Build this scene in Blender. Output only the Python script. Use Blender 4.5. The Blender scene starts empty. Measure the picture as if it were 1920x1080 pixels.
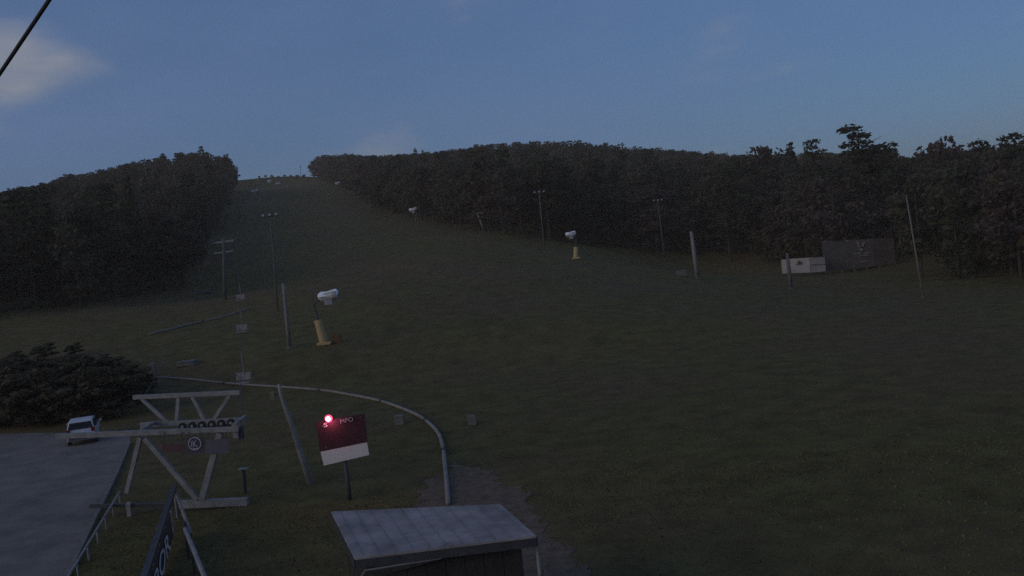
import bpy, math, random
import numpy as np
from mathutils import Vector

random.seed(7)
rng = np.random.default_rng(11)
scene = bpy.context.scene
col = scene.collection
R = math.radians

# ------------------------------------------------------------------ camera
F = 1663.0                       # focal length in pixels of a 1920 px wide frame
PITCH, ROLL, CAMZ = R(-2.06), R(6.0), 9.0
cp, sp, cr, sr = math.cos(PITCH), math.sin(PITCH), math.cos(ROLL), math.sin(ROLL)
fwd = Vector((0, cp, sp))
u0 = Vector((0, -sp, cp))
r0 = Vector((1, 0, 0))
right = r0 * cr - u0 * sr
up = u0 * cr + r0 * sr
EYE = Vector((0, 0, CAMZ))
cam_d = bpy.data.cameras.new('camera')
cam = bpy.data.objects.new('camera', cam_d)
col.objects.link(cam)
m = cam.matrix_world.copy()
for i in range(3):
    m[i][0], m[i][1], m[i][2], m[i][3] = right[i], up[i], -fwd[i], EYE[i]
cam.matrix_world = m
cam_d.sensor_fit = 'HORIZONTAL'
cam_d.sensor_width = 36.0
cam_d.lens = 36.0 * F / 1920.0
cam_d.clip_start = 0.1
cam_d.clip_end = 12000
scene.camera = cam

# ------------------------------------------------------------------ sky, sun, exposure
SUN_EL, SUN_AZ = R(14.0), R(-122)         # dusk: a weak low light from the left, behind the camera
SKY_STRENGTH = 0.075
CLOUD_W = 67.71
CLOUD_ROT = R(-3)
w = bpy.data.worlds.new('World')
scene.world = w
w.use_nodes = True
nt = w.node_tree
nt.nodes.clear()
out = nt.nodes.new('ShaderNodeOutputWorld')
bg = nt.nodes.new('ShaderNodeBackground')
sky = nt.nodes.new('ShaderNodeTexSky')
sky.sky_type = 'NISHITA'
sky.sun_disc = False
sky.sun_elevation = SUN_EL
sky.sun_rotation = SUN_AZ
sky.air_density = 1.0
sky.dust_density = 0.9
sky.ozone_density = 6.0
# thin high cloud, the same all round the sky
tc = nt.nodes.new('ShaderNodeTexCoord')
mp = nt.nodes.new('ShaderNodeMapping')
mp.inputs['Scale'].default_value = (1.6, 1.6, 4.2)
mp.inputs['Rotation'].default_value = (0, 0, CLOUD_ROT)
mp.inputs['Location'].default_value = (3.1, 0.4, 0.2)
nz = nt.nodes.new('ShaderNodeTexNoise')
nz.inputs['Scale'].default_value = 1.5
nz.inputs['Detail'].default_value = 6
nz.inputs['Roughness'].default_value = 0.55
rmp = nt.nodes.new('ShaderNodeMapRange')
rmp.inputs['From Min'].default_value = 0.35
rmp.inputs['From Max'].default_value = 0.75
rmp.inputs['To Min'].default_value = 0.35
rmp.inputs['To Max'].default_value = 0.75
mx = nt.nodes.new('ShaderNodeMix')
mx.data_type = 'RGBA'
mx.inputs['B'].default_value = (1.7, 2.7, 5.2, 1)
nt.links.new(tc.outputs['Generated'], mp.inputs['Vector'])
nt.links.new(mp.outputs[0], nz.inputs['Vector'])
nt.links.new(nz.outputs['Fac'], rmp.inputs['Value'])
nt.links.new(rmp.outputs[0], mx.inputs['Factor'])
nt.links.new(sky.outputs[0], mx.inputs['A'])
nz2 = nt.nodes.new('ShaderNodeTexNoise')        # a few soft pale cloud banks
nz2.noise_dimensions = '4D'
nz2.inputs['W'].default_value = CLOUD_W
nz2.inputs['Scale'].default_value = 2.1
nz2.inputs['Detail'].default_value = 4
nz2.inputs['Roughness'].default_value = 0.5
rm2 = nt.nodes.new('ShaderNodeMapRange')
rm2.interpolation_type = 'SMOOTHSTEP'
rm2.inputs['From Min'].default_value = 0.57
rm2.inputs['From Max'].default_value = 0.8
rm2.inputs['To Max'].default_value = 1.0
mx2 = nt.nodes.new('ShaderNodeMix')
mx2.data_type = 'RGBA'
mx2.inputs['B'].default_value = (4.6, 4.6, 4.7, 1)
nt.links.new(mp.outputs[0], nz2.inputs['Vector'])
nt.links.new(nz2.outputs['Fac'], rm2.inputs['Value'])
nt.links.new(rm2.outputs[0], mx2.inputs['Factor'])
nt.links.new(mx.outputs['Result'], mx2.inputs['A'])
nt.links.new(mx2.outputs['Result'], bg.inputs[0])
bg.inputs['Strength'].default_value = SKY_STRENGTH
nt.links.new(bg.outputs[0], out.inputs[0])
sd = bpy.data.lights.new('sun', 'SUN')
sd.energy = 0.85
sd.angle = R(40)
sd.color = (1.0, 0.8, 0.6)
sun = bpy.data.objects.new('sun', sd)
col.objects.link(sun)
sdir = Vector((math.sin(SUN_AZ) * math.cos(SUN_EL), math.cos(SUN_AZ) * math.cos(SUN_EL), math.sin(SUN_EL)))
sun.rotation_euler = (-sdir).to_track_quat('-Z', 'Y').to_euler()
scene.cycles.sample_clamp_indirect = 1.0
scene.cycles.sample_clamp_direct = 6.0
scene.cycles.use_denoising = False       # keep a little sensor-like grain
scene.view_settings.view_transform = 'Standard'
scene.view_settings.look = 'None'
scene.view_settings.gamma = 1.0
scene.view_settings.exposure = 0.0
scene.view_settings.use_curve_mapping = False

# ------------------------------------------------------------------ helpers
def ray(px, py):
    d = right * ((px - 960) / F) + up * ((540 - py) / F) + fwd
    return d

def at(px, py, Y):
    """world point seen at a photo pixel at depth Y (metres along +Y)"""
    d = ray(px, py)
    return EYE + d * (Y / d.y)

def atz(px, py, Z):
    d = ray(px, py)
    return EYE + d * ((Z - CAMZ) / d.z)

def project(P):
    P = np.asarray(P, float).reshape(-1, 3) - np.array(EYE)
    x = P @ np.array(right); y = P @ np.array(up); z = P @ np.array(fwd)
    return 960 + F * x / z, 540 - F * y / z

_mats = {}
def mat(name, c, rough=0.7, metal=0.0, var=0.25, scale=6.0, bump=0.0, c2=None, spec=0.3, emit=None, estr=0.0):
    if name in _mats:
        return _mats[name]
    mt = bpy.data.materials.new(name)
    mt.use_nodes = True
    t = mt.node_tree
    b = t.nodes['Principled BSDF']
    b.inputs['Roughness'].default_value = rough
    b.inputs['Metallic'].default_value = metal
    b.inputs['Specular IOR Level'].default_value = spec
    tcn = t.nodes.new('ShaderNodeTexCoord')
    n = t.nodes.new('ShaderNodeTexNoise')
    n.inputs['Scale'].default_value = scale
    n.inputs['Detail'].default_value = 5
    n.inputs['Roughness'].default_value = 0.65
    t.links.new(tcn.outputs['Object'], n.inputs['Vector'])
    rp = t.nodes.new('ShaderNodeValToRGB')
    rp.color_ramp.elements[0].position = 0.3
    rp.color_ramp.elements[1].position = 0.7
    lo = c2 if c2 else tuple(v * (1 - var) for v in c)
    hi = tuple(min(1, v * (1 + var)) for v in c) if not c2 else c
    rp.color_ramp.elements[0].color = (*lo, 1)
    rp.color_ramp.elements[1].color = (*hi, 1)
    t.links.new(n.outputs['Fac'], rp.inputs['Fac'])
    t.links.new(rp.outputs['Color'], b.inputs['Base Color'])
    if bump:
        bp = t.nodes.new('ShaderNodeBump')
        bp.inputs['Strength'].default_value = bump
        bp.inputs['Distance'].default_value = 0.05
        t.links.new(n.outputs['Fac'], bp.inputs['Height'])
        t.links.new(bp.outputs[0], b.inputs['Normal'])
    if emit:
        b.inputs['Emission Color'].default_value = (*emit, 1)
        b.inputs['Emission Strength'].default_value = estr
    _mats[name] = mt
    return mt

M_galv = lambda: mat('galvanised_steel', (0.23, 0.225, 0.22), 0.65, 0.1, 0.3, 3.0)
M_dark = lambda: mat('dark_steel', (0.06, 0.06, 0.065), 0.6, 0.3, 0.3, 4.0)
M_white = lambda: mat('white_paint', (0.72, 0.72, 0.7), 0.6, 0, 0.08, 3.0)
M_cover = lambda: mat('white_tarpaulin', (0.88, 0.88, 0.87), 0.6, 0, 0.04, 2.0, bump=0.3)
M_wood = lambda: mat('weathered_wood', (0.2, 0.17, 0.14), 0.9, 0, 0.35, 5.0, bump=0.3)
M_conc = lambda: mat('concrete', (0.16, 0.148, 0.14), 0.9, 0, 0.25, 2.0, bump=0.3)
M_yellow = lambda: mat('yellow_padding', (0.42, 0.31, 0.145), 0.7, 0, 0.15, 3.0, bump=0.2)
M_orange = lambda: mat('orange_padding', (0.13, 0.07, 0.03), 0.8, 0, 0.2, 3.0)
M_glass = lambda: mat('dark_glass', (0.015, 0.016, 0.018), 0.25, 0, 0.1, 2.0, spec=0.25)
M_rubber = lambda: mat('rubber', (0.02, 0.02, 0.02), 0.85, 0, 0.2, 8.0)
M_pipe = lambda: mat('grey_pipe', (0.22, 0.2, 0.18), 0.6, 0.1, 0.25, 1.5)

class MB:
    """collects shapes in world coordinates, links them as one mesh object"""
    def __init__(s):
        s.v, s.f = [], []
    def add(s, vs, fs):
        o = len(s.v)
        s.v += [tuple(p) for p in vs]
        s.f += [tuple(i + o for i in f) for f in fs]
        return s
    def hexa(s, a, b):
        """a, b: two loops of four points"""
        return s.add(list(a) + list(b), [(3, 2, 1, 0), (4, 5, 6, 7), (0, 1, 5, 4), (1, 2, 6, 5), (2, 3, 7, 6), (3, 0, 4, 7)])
    def box(s, c, size, rz=0.0, tilt=None):
        c = Vector(c); hx, hy, hz = (v / 2 for v in size)
        ca, sa = math.cos(rz), math.sin(rz)
        def P(x, y, z):
            return c + Vector((x * ca - y * sa, x * sa + y * ca, z))
        return s.hexa([P(-hx, -hy, -hz), P(hx, -hy, -hz), P(hx, hy, -hz), P(-hx, hy, -hz)],
                      [P(-hx, -hy, hz), P(hx, -hy, hz), P(hx, hy, hz), P(-hx, hy, hz)])
    def bar(s, a, b, wd, ht=None, upv=(0, 0, 1)):
        a, b = Vector(a), Vector(b); ht = ht or wd
        d = (b - a).normalized()
        x = d.cross(Vector(upv))
        if x.length < 1e-3:
            x = d.cross(Vector((0, 1, 0)))
        x.normalize(); y = x.cross(d)
        x = x * wd / 2; y = y * ht / 2
        return s.hexa([a - x - y, a + x - y, a + x + y, a - x + y], [b - x - y, b + x - y, b + x + y, b - x + y])
    def tube(s, pts, rad, n=8, caps=True):
        pts = [Vector(p) for p in pts]
        rads = rad if isinstance(rad, (list, tuple)) else [rad] * len(pts)
        vs, fs = [], []
        prev = None
        for i, p in enumerate(pts):
            d = (pts[min(i + 1, len(pts) - 1)] - pts[max(i - 1, 0)]).normalized()
            if prev is None:
                x = d.cross(Vector((0, 1, 0.1)))
            else:
                x = prev - d * prev.dot(d)
            x.normalize(); prev = x
            y = d.cross(x)
            for k in range(n):
                t = 2 * math.pi * k / n
                vs.append(p + (x * math.cos(t) + y * math.sin(t)) * rads[i])
        for i in range(len(pts) - 1):
            for k in range(n):
                k2 = (k + 1) % n
                fs.append((i * n + k, i * n + k2, (i + 1) * n + k2, (i + 1) * n + k))
        if caps:
            fs.append(tuple(range(n - 1, -1, -1)))
            fs.append(tuple((len(pts) - 1) * n + k for k in range(n)))
        return s.add(vs, fs)
    def ball(s, c, r, n=12, m_=8, sc=(1, 1, 1)):
        c = Vector(c); vs = []; fs = []
        for i in range(m_ + 1):
            th = math.pi * i / m_
            for k in range(n):
                ph = 2 * math.pi * k / n
                vs.append(c + Vector((r * sc[0] * math.sin(th) * math.cos(ph), r * sc[1] * math.sin(th) * math.sin(ph), r * sc[2] * math.cos(th))))
        for i in range(m_):
            for k in range(n):
                k2 = (k + 1) % n
                fs.append((i * n + k, (i + 1) * n + k, (i + 1) * n + k2, i * n + k2))
        return s.add(vs, fs)
    def slab(s, quad, thick, n=None):
        """quad of four points, thickened along n (default its normal)"""
        q = [Vector(p) for p in quad]
        nn = Vector(n) if n else (q[1] - q[0]).cross(q[3] - q[0]).normalized()
        return s.hexa([p - nn * thick for p in q], q)
    def build(s, name, material, parent=None, origin=None, smooth=False, bevel=0.0):
        me = bpy.data.meshes.new(name)
        org = Vector(parent.location) if parent is not None and origin is None else Vector(origin or (0, 0, 0))
        me.from_pydata([tuple(Vector(p) - org) for p in s.v], [], s.f)
        me.update()
        me.materials.append(material)
        if smooth:
            me.shade_smooth()
        o = bpy.data.objects.new(name, me)
        col.objects.link(o)
        if parent is not None:
            o.parent = parent
        else:
            o.location = org
        if bevel:
            bv = o.modifiers.new('bevel', 'BEVEL'); bv.width = bevel; bv.segments = 2; bv.limit_method = 'ANGLE'
        return o

def thing(name, loc, label, cat, group=None):
    o = bpy.data.objects.new(name, None)
    col.objects.link(o)
    o.location = loc
    o.empty_display_size = 0.3
    tag(o, label, cat, group)
    return o

def tag(o, label=None, cat=None, group=None, kind=None):
    if label: o['label'] = label
    if cat: o['category'] = cat
    if group: o['group'] = group
    if kind: o['kind'] = kind
    return o

def text_on(name, txt, origin, xdir, ydir, height, material, parent, depth=0.006, width=None):
    """raised lettering as a mesh; origin = lower left corner"""
    cu = bpy.data.curves.new('t', 'FONT')
    cu.body = txt
    cu.extrude = depth
    cu.resolution_u = 3
    tmp = bpy.data.objects.new('t', cu)
    me = bpy.data.meshes.new_from_object(tmp)
    bpy.data.objects.remove(tmp)
    bpy.data.curves.remove(cu)
    co = np.array([v.co[:] for v in me.vertices])
    mn, mxx = co.min(0), co.max(0)
    sx = height / (mxx[1] - mn[1])
    sw = sx if width is None else width / (mxx[0] - mn[0])
    X, Y = Vector(xdir).normalized(), Vector(ydir).normalized()
    Z = X.cross(Y).normalized()
    O = Vector(origin) - Vector(parent.location)
    for v, c in zip(me.vertices, co):
        v.co = O + X * ((c[0] - mn[0]) * sw) + Y * ((c[1] - mn[1]) * sx) + Z * c[2]
    me.name = name
    me.materials.clear(); me.materials.append(material)
    o = bpy.data.objects.new(name, me)
    col.objects.link(o)
    o.parent = parent
    return o

# ------------------------------------------------------------------ terrain
CTRL_PX = [  # pixel x, y, distance Y: points of the ground read off the photograph
    (608, 648, 83), (543, 653, 80), (520, 585, 110), (300, 710, 80), (421, 562, 150), (1080, 485, 141),
    (908, 433, 180), (779, 416, 230), (636, 352, 440), (510, 331, 600), (520, 348, 550), (480, 362, 480),
    (1308, 522, 170), (1482, 540, 125), (1920, 550, 90), (1730, 556, 100), (1000, 600, 85),
    (380, 545, 150), (200, 575, 130), (0, 602, 118), (-250, 628, 110), (0, 700, 72), (435, 400, 300), (447, 337, 560),
    (1100, 466, 175), (1300, 491, 188), (1500, 506, 165), (1700, 520, 132), (1920, 531, 102), (2200, 535, 80),
    (700, 392, 300), (580, 333, 580), (510, 430, 260), (560, 380, 400), (800, 480, 140), (700, 560, 105),
]
pts = [tuple(at(*c)) for c in CTRL_PX]
for az, d, z in [  # ground under the woods (image column, distance, height)
        (280, 350, 47), (100, 300, 36), (0, 280, 30), (-300, 260, 22), (380, 400, 56), (620, 560, 71), (750, 500, 62),
        (900, 450, 51), (1080, 420, 44), (1250, 380, 31), (1400, 300, 17), (1600, 190, 6), (1690, 180, 4), (1900, 160, 2),
        (2300, 160, 2), (1600, 420, 22), (1900, 400, 14), (280, 520, 60), (0, 480, 42), (1080, 650, 52), (510, 680, 80),
        (800, 680, 68), (300, 700, 66), (-500, 400, 25), (2300, 420, 15)]:
    p = at(az, 500, d); pts.append((p.x, p.y, z))
for x, y, z in [(0, 1000, 45), (-400, 900, 35), (450, 900, 30), (0, 1600, 10), (-900, 500, 20), (900, 500, 10), (-900, 1500, 10),
                (900, 1500, 10), (-600, 0, 0), (600, 0, 0), (0, -300, 0), (-150, 60, 0), (-60, 66, 0), (-25, 62, 0), (0, 60, 0), (25, 60, 0),
                (60, 60, 0), (110, 70, 0), (0, 30, 0), (-40, 30, 0), (40, 30, 0), (0, 0, 0)]:
    pts.append((x, y, z))
CP = np.array(pts)
def _phi(r):
    return r
_D = np.sqrt(((CP[:, None, :2] - CP[None, :, :2]) ** 2).sum(-1))
_n = len(CP)
_A = np.zeros((_n + 3, _n + 3))
_A[:_n, :_n] = _phi(_D)
_A[:_n, _n] = 1; _A[:_n, _n + 1:] = CP[:, :2]
_A[_n, :_n] = 1; _A[_n + 1:, :_n] = CP[:, :2].T
_W = np.linalg.solve(_A, np.r_[CP[:, 2], 0, 0, 0])
def sstep(a, b, x):
    t = np.clip((x - a) / (b - a), 0, 1)
    return t * t * (3 - 2 * t)
def ground(x, y):
    x = np.atleast_1d(np.asarray(x, float)); y = np.atleast_1d(np.asarray(y, float))
    z = np.empty(x.shape)
    for s in range(0, x.size, 20000):
        xs, ys = x[s:s + 20000], y[s:s + 20000]
        d = np.sqrt((xs[:, None] - CP[None, :, 0]) ** 2 + (ys[:, None] - CP[None, :, 1]) ** 2 + 4.0)
        z[s:s + 20000] = _phi(d) @ _W[:_n] + _W[_n] + xs * _W[_n + 1] + ys * _W[_n + 2]
    rr = np.hypot(x, y)
    z = z * sstep(66, 84, y + 0.05 * np.abs(x))
    und = 0.22 * np.sin(x * 0.21 + 1.3 * np.sin(y * 0.07)) * np.sin(y * 0.17 + 0.5) + 0.12 * np.sin(x * 0.53 + y * 0.4)
    z = z + und * sstep(75, 130, y)
    far = sstep(900, 1700, rr)
    return z * (1 - far) + 5 * far
def gz(x, y):
    return float(ground(x, y)[0])
def hit(px, py, dmax=1000):
    """first point of the ground seen at a photo pixel"""
    d = ray(px, py); d = d / d.y
    ys = np.linspace(12, dmax, 6000)
    zs = EYE.z + d.z * ys
    g = ground(d.x * ys, ys)
    k = np.argmax(zs <= g)
    if zs[k] > g[k]:
        k = len(ys) - 1
    y = ys[k]
    return Vector((d.x * y, y, g[k]))

def axis(*seg):
    a = []
    for lo, hi, st in seg:
        a += list(np.arange(lo, hi, st))
    return np.array(a)
gx = axis((-5000, -1000, 500), (-1000, -300, 25), (-300, -120, 8), (-120, 120, 2), (120, 300, 8), (300, 1000, 25), (1000, 5001, 500))
gy = axis((-1500, -60, 120), (-60, 0, 10), (0, 150, 2), (150, 320, 4), (320, 720, 8), (720, 1200, 40), (1200, 6001, 400))
GX, GY = np.meshgrid(gx, gy)
GZ = ground(GX.ravel(), GY.ravel())
nx, ny = len(gx), len(gy)
idx = np.arange(nx * ny).reshape(ny, nx)
fc = np.stack([idx[:-1, :-1], idx[:-1, 1:], idx[1:, 1:], idx[1:, :-1]], -1).reshape(-1, 4)
def np_mesh(name, V, Fc, material):
    me = bpy.data.meshes.new(name)
    k = Fc.shape[1]
    me.vertices.add(len(V)); me.vertices.foreach_set('co', np.asarray(V, np.float32).ravel())
    me.loops.add(Fc.size); me.loops.foreach_set('vertex_index', Fc.astype(np.int32).ravel())
    me.polygons.add(len(Fc)); me.polygons.foreach_set('loop_start', np.arange(0, Fc.size, k, dtype=np.int32))
    me.update(calc_edges=True)
    me.materials.append(material)
    return me

def grass_mat():
    mt = bpy.data.materials.new('meadow')
    mt.use_nodes = True
    t = mt.node_tree; b = t.nodes['Principled BSDF']
    b.inputs['Roughness'].default_value = 0.95
    b.inputs['Specular IOR Level'].default_value = 0.1
    tcn = t.nodes.new('ShaderNodeTexCoord')
    def noise(sc, det, ro=0.6):
        n = t.nodes.new('ShaderNodeTexNoise'); n.inputs['Scale'].default_value = sc
        n.inputs['Detail'].default_value = det; n.inputs['Roughness'].default_value = ro
        t.links.new(tcn.outputs['Object'], n.inputs['Vector']); return n
    n1, n2, n3 = noise(0.05, 6), noise(0.6, 8, 0.7), noise(0.018, 4)
    def ramp(n, a, b_, pa, pb):
        r_ = t.nodes.new('ShaderNodeValToRGB')
        r_.color_ramp.elements[0].color = (*a, 1); r_.color_ramp.elements[1].color = (*b_, 1)
        r_.color_ramp.elements[0].position = pa; r_.color_ramp.elements[1].position = pb
        t.links.new(n.outputs['Fac'], r_.inputs['Fac']); return r_
    ra = ramp(n2, (0.063, 0.053, 0.021), (0.138, 0.119, 0.043), 0.3, 0.7)
    rb = ramp(n2, (0.075, 0.056, 0.028), (0.145, 0.105, 0.055), 0.3, 0.7)
    rm = ramp(n1, (0, 0, 0), (1, 1, 1), 0.42, 0.66)
    m1 = t.nodes.new('ShaderNodeMix'); m1.data_type = 'RGBA'
    t.links.new(rm.outputs['Color'], m1.inputs['Factor'])
    t.links.new(ra.outputs['Color'], m1.inputs['A']); t.links.new(rb.outputs['Color'], m1.inputs['B'])
    t.links.new(m1.outputs['Result'], b.inputs['Base Color'])
    bp = t.nodes.new('ShaderNodeBump'); bp.inputs['Strength'].default_value = 0.8; bp.inputs['Distance'].default_value = 0.25
    t.links.new(n2.outputs['Fac'], bp.inputs['Height']); t.links.new(bp.outputs[0], b.inputs['Normal'])
    return mt
M_meadow = grass_mat()
me = np_mesh('ground', np.stack([GX.ravel(), GY.ravel(), GZ], 1), fc, M_meadow)
me.shade_smooth()
g_obj = bpy.data.objects.new('ground', me); col.objects.link(g_obj)
tag(g_obj, kind='structure')

def sheet(name, outline, z, material, jag=0.0):
    """flat piece of the setting on the level ground"""
    P = []
    for i, p in enumerate(outline):
        q = outline[(i + 1) % len(outline)]
        n = max(1, int((Vector(q) - Vector(p)).length / 0.3)) if jag else 1
        for k in range(n):
            a = Vector(p).lerp(Vector(q), k / n)
            if jag:
                a += Vector((random.uniform(-jag, jag), random.uniform(-jag, jag), 0))
            P.append((a.x, a.y, z))
    me_ = bpy.data.meshes.new(name)
    me_.from_pydata(P, [], [tuple(range(len(P)))])
    me_.materials.append(material)
    o = bpy.data.objects.new(name, me_); col.objects.link(o)
    tag(o, kind='structure')
    return o
def flat(px, py):
    p = atz(px, py, 0); return (p.x, p.y, 0)
M_asph = mat('asphalt', (0.155, 0.134, 0.118), 0.9, 0, 0.35, 0.5, bump=0.15, spec=0.4)
sheet('parking_lot', [flat(-400, 832), flat(0, 812), flat(246, 812), flat(243, 832), flat(218, 892), flat(128, 1080), flat(40, 1260),
                      (-60, 14, 0)], 0.012, M_asph)
kb = MB()
ke = [Vector(flat(*p)) for p in ((243, 832), (218, 892), (128, 1080), (40, 1260))]
kl = []
for a, b in zip(ke[:-1], ke[1:]):
    n = max(1, int((b - a).length / 1.0))
    kl += [a.lerp(b, k / n) for k in range(n)]
kl.append(ke[-1])
kerb = bpy.data.objects.new('kerb', None); col.objects.link(kerb)
tag(kerb, kind='structure')
for a, b in zip(kl[:-1], kl[1:]):
    d = (b - a).normalized()
    MB().bar(a + d * 0.012 + Vector((0, 0, 0.06 + random.uniform(-.008, .008))), b - d * 0.012 + Vector((0, 0, 0.06)), 0.16, 0.14).build('kerb_stone', M_conc(), kerb)
M_gravel = mat('gravel', (0.125, 0.088, 0.06), 0.95, 0, 0.4, 2.5, bump=0.8)
sheet('gravel_path', [flat(790, 950), flat(782, 925), flat(806, 900), flat(838, 888), flat(850, 868), flat(880, 872), flat(912, 880), flat(940, 906), flat(975, 918), flat(1010, 950),
                      flat(1020, 985), flat(1075, 1040), flat(1120, 1120), flat(860, 1120), flat(800, 1000)], 0.012, M_gravel, 0.3)

# ------------------------------------------------------------------ haze volume, added to lift the dark tones of the woods
HAZE = 0.00042
hz = MB().hexa([(-5200, -1600, -40), (5200, -1600, -40), (5200, 6300, -40), (-5200, 6300, -40)], [(-5200, -1600, 125), (5200, -1600, 125), (5200, 6300, 125), (-5200, 6300, 125)])
mh = bpy.data.materials.new('added_haze'); mh.use_nodes = True
th = mh.node_tree; th.nodes.remove(th.nodes['Principled BSDF'])
pv = th.nodes.new('ShaderNodeVolumePrincipled')
pv.inputs['Color'].default_value = (1.0, 0.82, 0.64, 1); pv.inputs['Density'].default_value = HAZE
th.links.new(pv.outputs[0], th.nodes['Material Output'].inputs['Volume'])
ho = hz.build('haze', mh)
tag(ho, 'thin even haze added over the whole valley to lift its dark tones', 'haze', kind='stuff')

# ------------------------------------------------------------------ lift station
g = thing('lift_station', (at(350, 967, 36.5).x, 36.8, 0), 'galvanised steel lattice frame of the lift station right of the parking lot', 'lift station')
YF, YR = 36.0, 37.6
A = lambda x, y, Y=YF: at(x, y, Y)
def beam(name, p, q, wd, ht=None, m_=None):
    return MB().bar(p, q, wd, ht).build(name, m_ or M_galv(), g, bevel=0.008)
# rear truss
beam('top_beam', A(250, 745, YR), A(450, 736, YR), 0.18, 0.18)
beam('rear_beam', A(264, 797, YR), A(461, 787, YR), 0.2, 0.2)
for a, b in (((266, 748), (314, 792)), ((335, 745), (331, 790)), ((361, 744), (383, 788)), ((431, 741), (401, 787))):
    beam('diagonal_brace', A(*a, YR), A(*b, YR), 0.14)
# front frame
beam('main_beam', A(106, 818), A(448, 804), 0.22, 0.2)
for a, b, wd in (((263, 820), (238, 924), 0.17), ((272, 822), (370, 936), 0.19), ((413, 812), (379, 936), 0.24)):
    beam('frame_leg', A(*a), A(*b), wd)
beam('lower_beam', A(330, 946), A(465, 940), 0.26, 0.3)
beam('lower_beam', A(168, 949, 36.3), A(326, 946, 36.3), 0.16, 0.14, M_dark())
for x, y in ((262, 808), (440, 796)):
    a = A(x, y); beam('cross_beam', (a.x, YF + .14, a.z), (a.x, YR - 0.12, a.z + 0.05), 0.14)
for px_, py_ in ((240, 935), (350, 951), (446, 947)):
    a = A(px_, py_, 36.2); beam('support_post', (a.x, 36.2, -0.05), (a.x, 36.2, a.z - 0.16), 0.18)
# sheave train at the right end
a, b = A(338, 806, 36.5), A(446, 797, 36.5)
tr = beam('sheave_beam', a, b, 0.24, 0.2)
for k in range(6):
    c = a.lerp(b, (k + 0.5) / 6) + Vector((0, -0.22, 0.16))
    wh = MB().tube([c + Vector((0, -0.05, 0)), c + Vector((0, 0.05, 0))], 0.16, 14).build('sheave', M_rubber(), g)
    hb = MB().tube([c + Vector((0, -0.07, 0)), c + Vector((0, 0.07, 0))], 0.06, 10)
    hb.build('wheel_hub', M_galv(), wh, origin=g.location)
e = A(444, 806, 36.2)
MB().box((e.x, e.y, e.z), (0.22, 0.5, 0.62)).build('end_plate', M_galv(), g, bevel=0.01)
e = A(452, 812, 36.2)
MB().box((e.x, e.y, e.z), (0.14, 0.35, 0.5)).build('buffer', M_dark(), g, bevel=0.01)
# tensioning bracket under the lower beam
c = A(441, 968, 35.9)
br = MB()
br.tube([c + Vector((-0.26, 0, 0.42)), c + Vector((-0.26, 0, 0.1)), c + Vector((-0.16, 0, -0.1)), c + Vector((0.12, 0, -0.1)), c + Vector((0.22, 0, 0.1)), c + Vector((0.24, 0, 0.44))], 0.045, 8)
br.build('hanger_bracket', M_galv(), g)
MB().box(c + Vector((0, 0, -0.3)), (0.44, 0.3, 0.16)).build('counterweight', M_conc(), g, bevel=0.02)

# sign strip below the main beam (hangs from it)
YS = 35.8
s0 = A(365, 833, YS)
sg = thing('banner_sign', s0, 'dark banner with a round white ringed emblem hanging under the station main beam', 'banner')
def front_panel(name, x0, x1, y0, y1, Y, material, parent, th=0.03):
    """upright board: photo pixels of its edges at depth Y, real thickness behind"""
    c = [A(x0, y1, Y), A(x1, y1 - (x1 - x0) * 0.045, Y), A(x1, y0 - (x1 - x0) * 0.045, Y), A(x0, y0, Y)]
    return MB().slab(c, th, (0, -1, 0)).build(name, material, parent)
M_red = mat('dark_red_vinyl', (0.09, 0.045, 0.05), 0.6, 0, 0.15, 3.0)
M_blue = mat('dark_blue_vinyl', (0.06, 0.055, 0.09), 0.6, 0, 0.15, 3.0)
M_greyv = mat('slate_vinyl', (0.1, 0.095, 0.12), 0.6, 0, 0.15, 3.0)
M_letter = mat('white_lettering', (0.4, 0.38, 0.4), 0.6, 0, 0.05, 2.0)
front_panel('red_panel', 304, 346, 834, 848, YS, M_red, sg)
front_panel('blue_panel', 350, 382, 822, 850, YS, M_blue, sg)
front_panel('grey_panel', 386, 428, 825, 851, YS, M_greyv, sg)
for x in (308, 342, 354, 378, 391, 424):
    a = A(x, 824, YS + 0.02)
    MB().bar(a + Vector((0, 0.03, 0.3)), a + Vector((0, 0.03, -0.2)), 0.025).build('hanger', M_dark(), sg)
rg = MB()
N = 28; c = A(365, 832, YS - 0.035)
for k in range(N):
    t0, t1 = 2 * math.pi * k / N, 2 * math.pi * (k + 1) / N
    def q(t, r_, y_): return c + Vector((math.cos(t) * r_, y_, math.sin(t) * r_))
    rg.hexa([q(t0, .235, 0), q(t1, .235, 0), q(t1, .235, .03), q(t0, .235, .03)], [q(t0, .27, 0), q(t1, .27, 0), q(t1, .27, .03), q(t0, .27, .03)])
rg.build('emblem_ring', M_letter, sg)
text_on('emblem_lettering', 'IK', c + Vector((-0.15, 0, -0.13)), (1, 0, 0), (0, 0, 1), 0.26, M_letter, sg, width=0.26)
MB().box(c + Vector((0, 0.0, -0.2)), (0.34, 0.012, 0.03)).build('emblem_bar', M_letter, sg)

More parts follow.
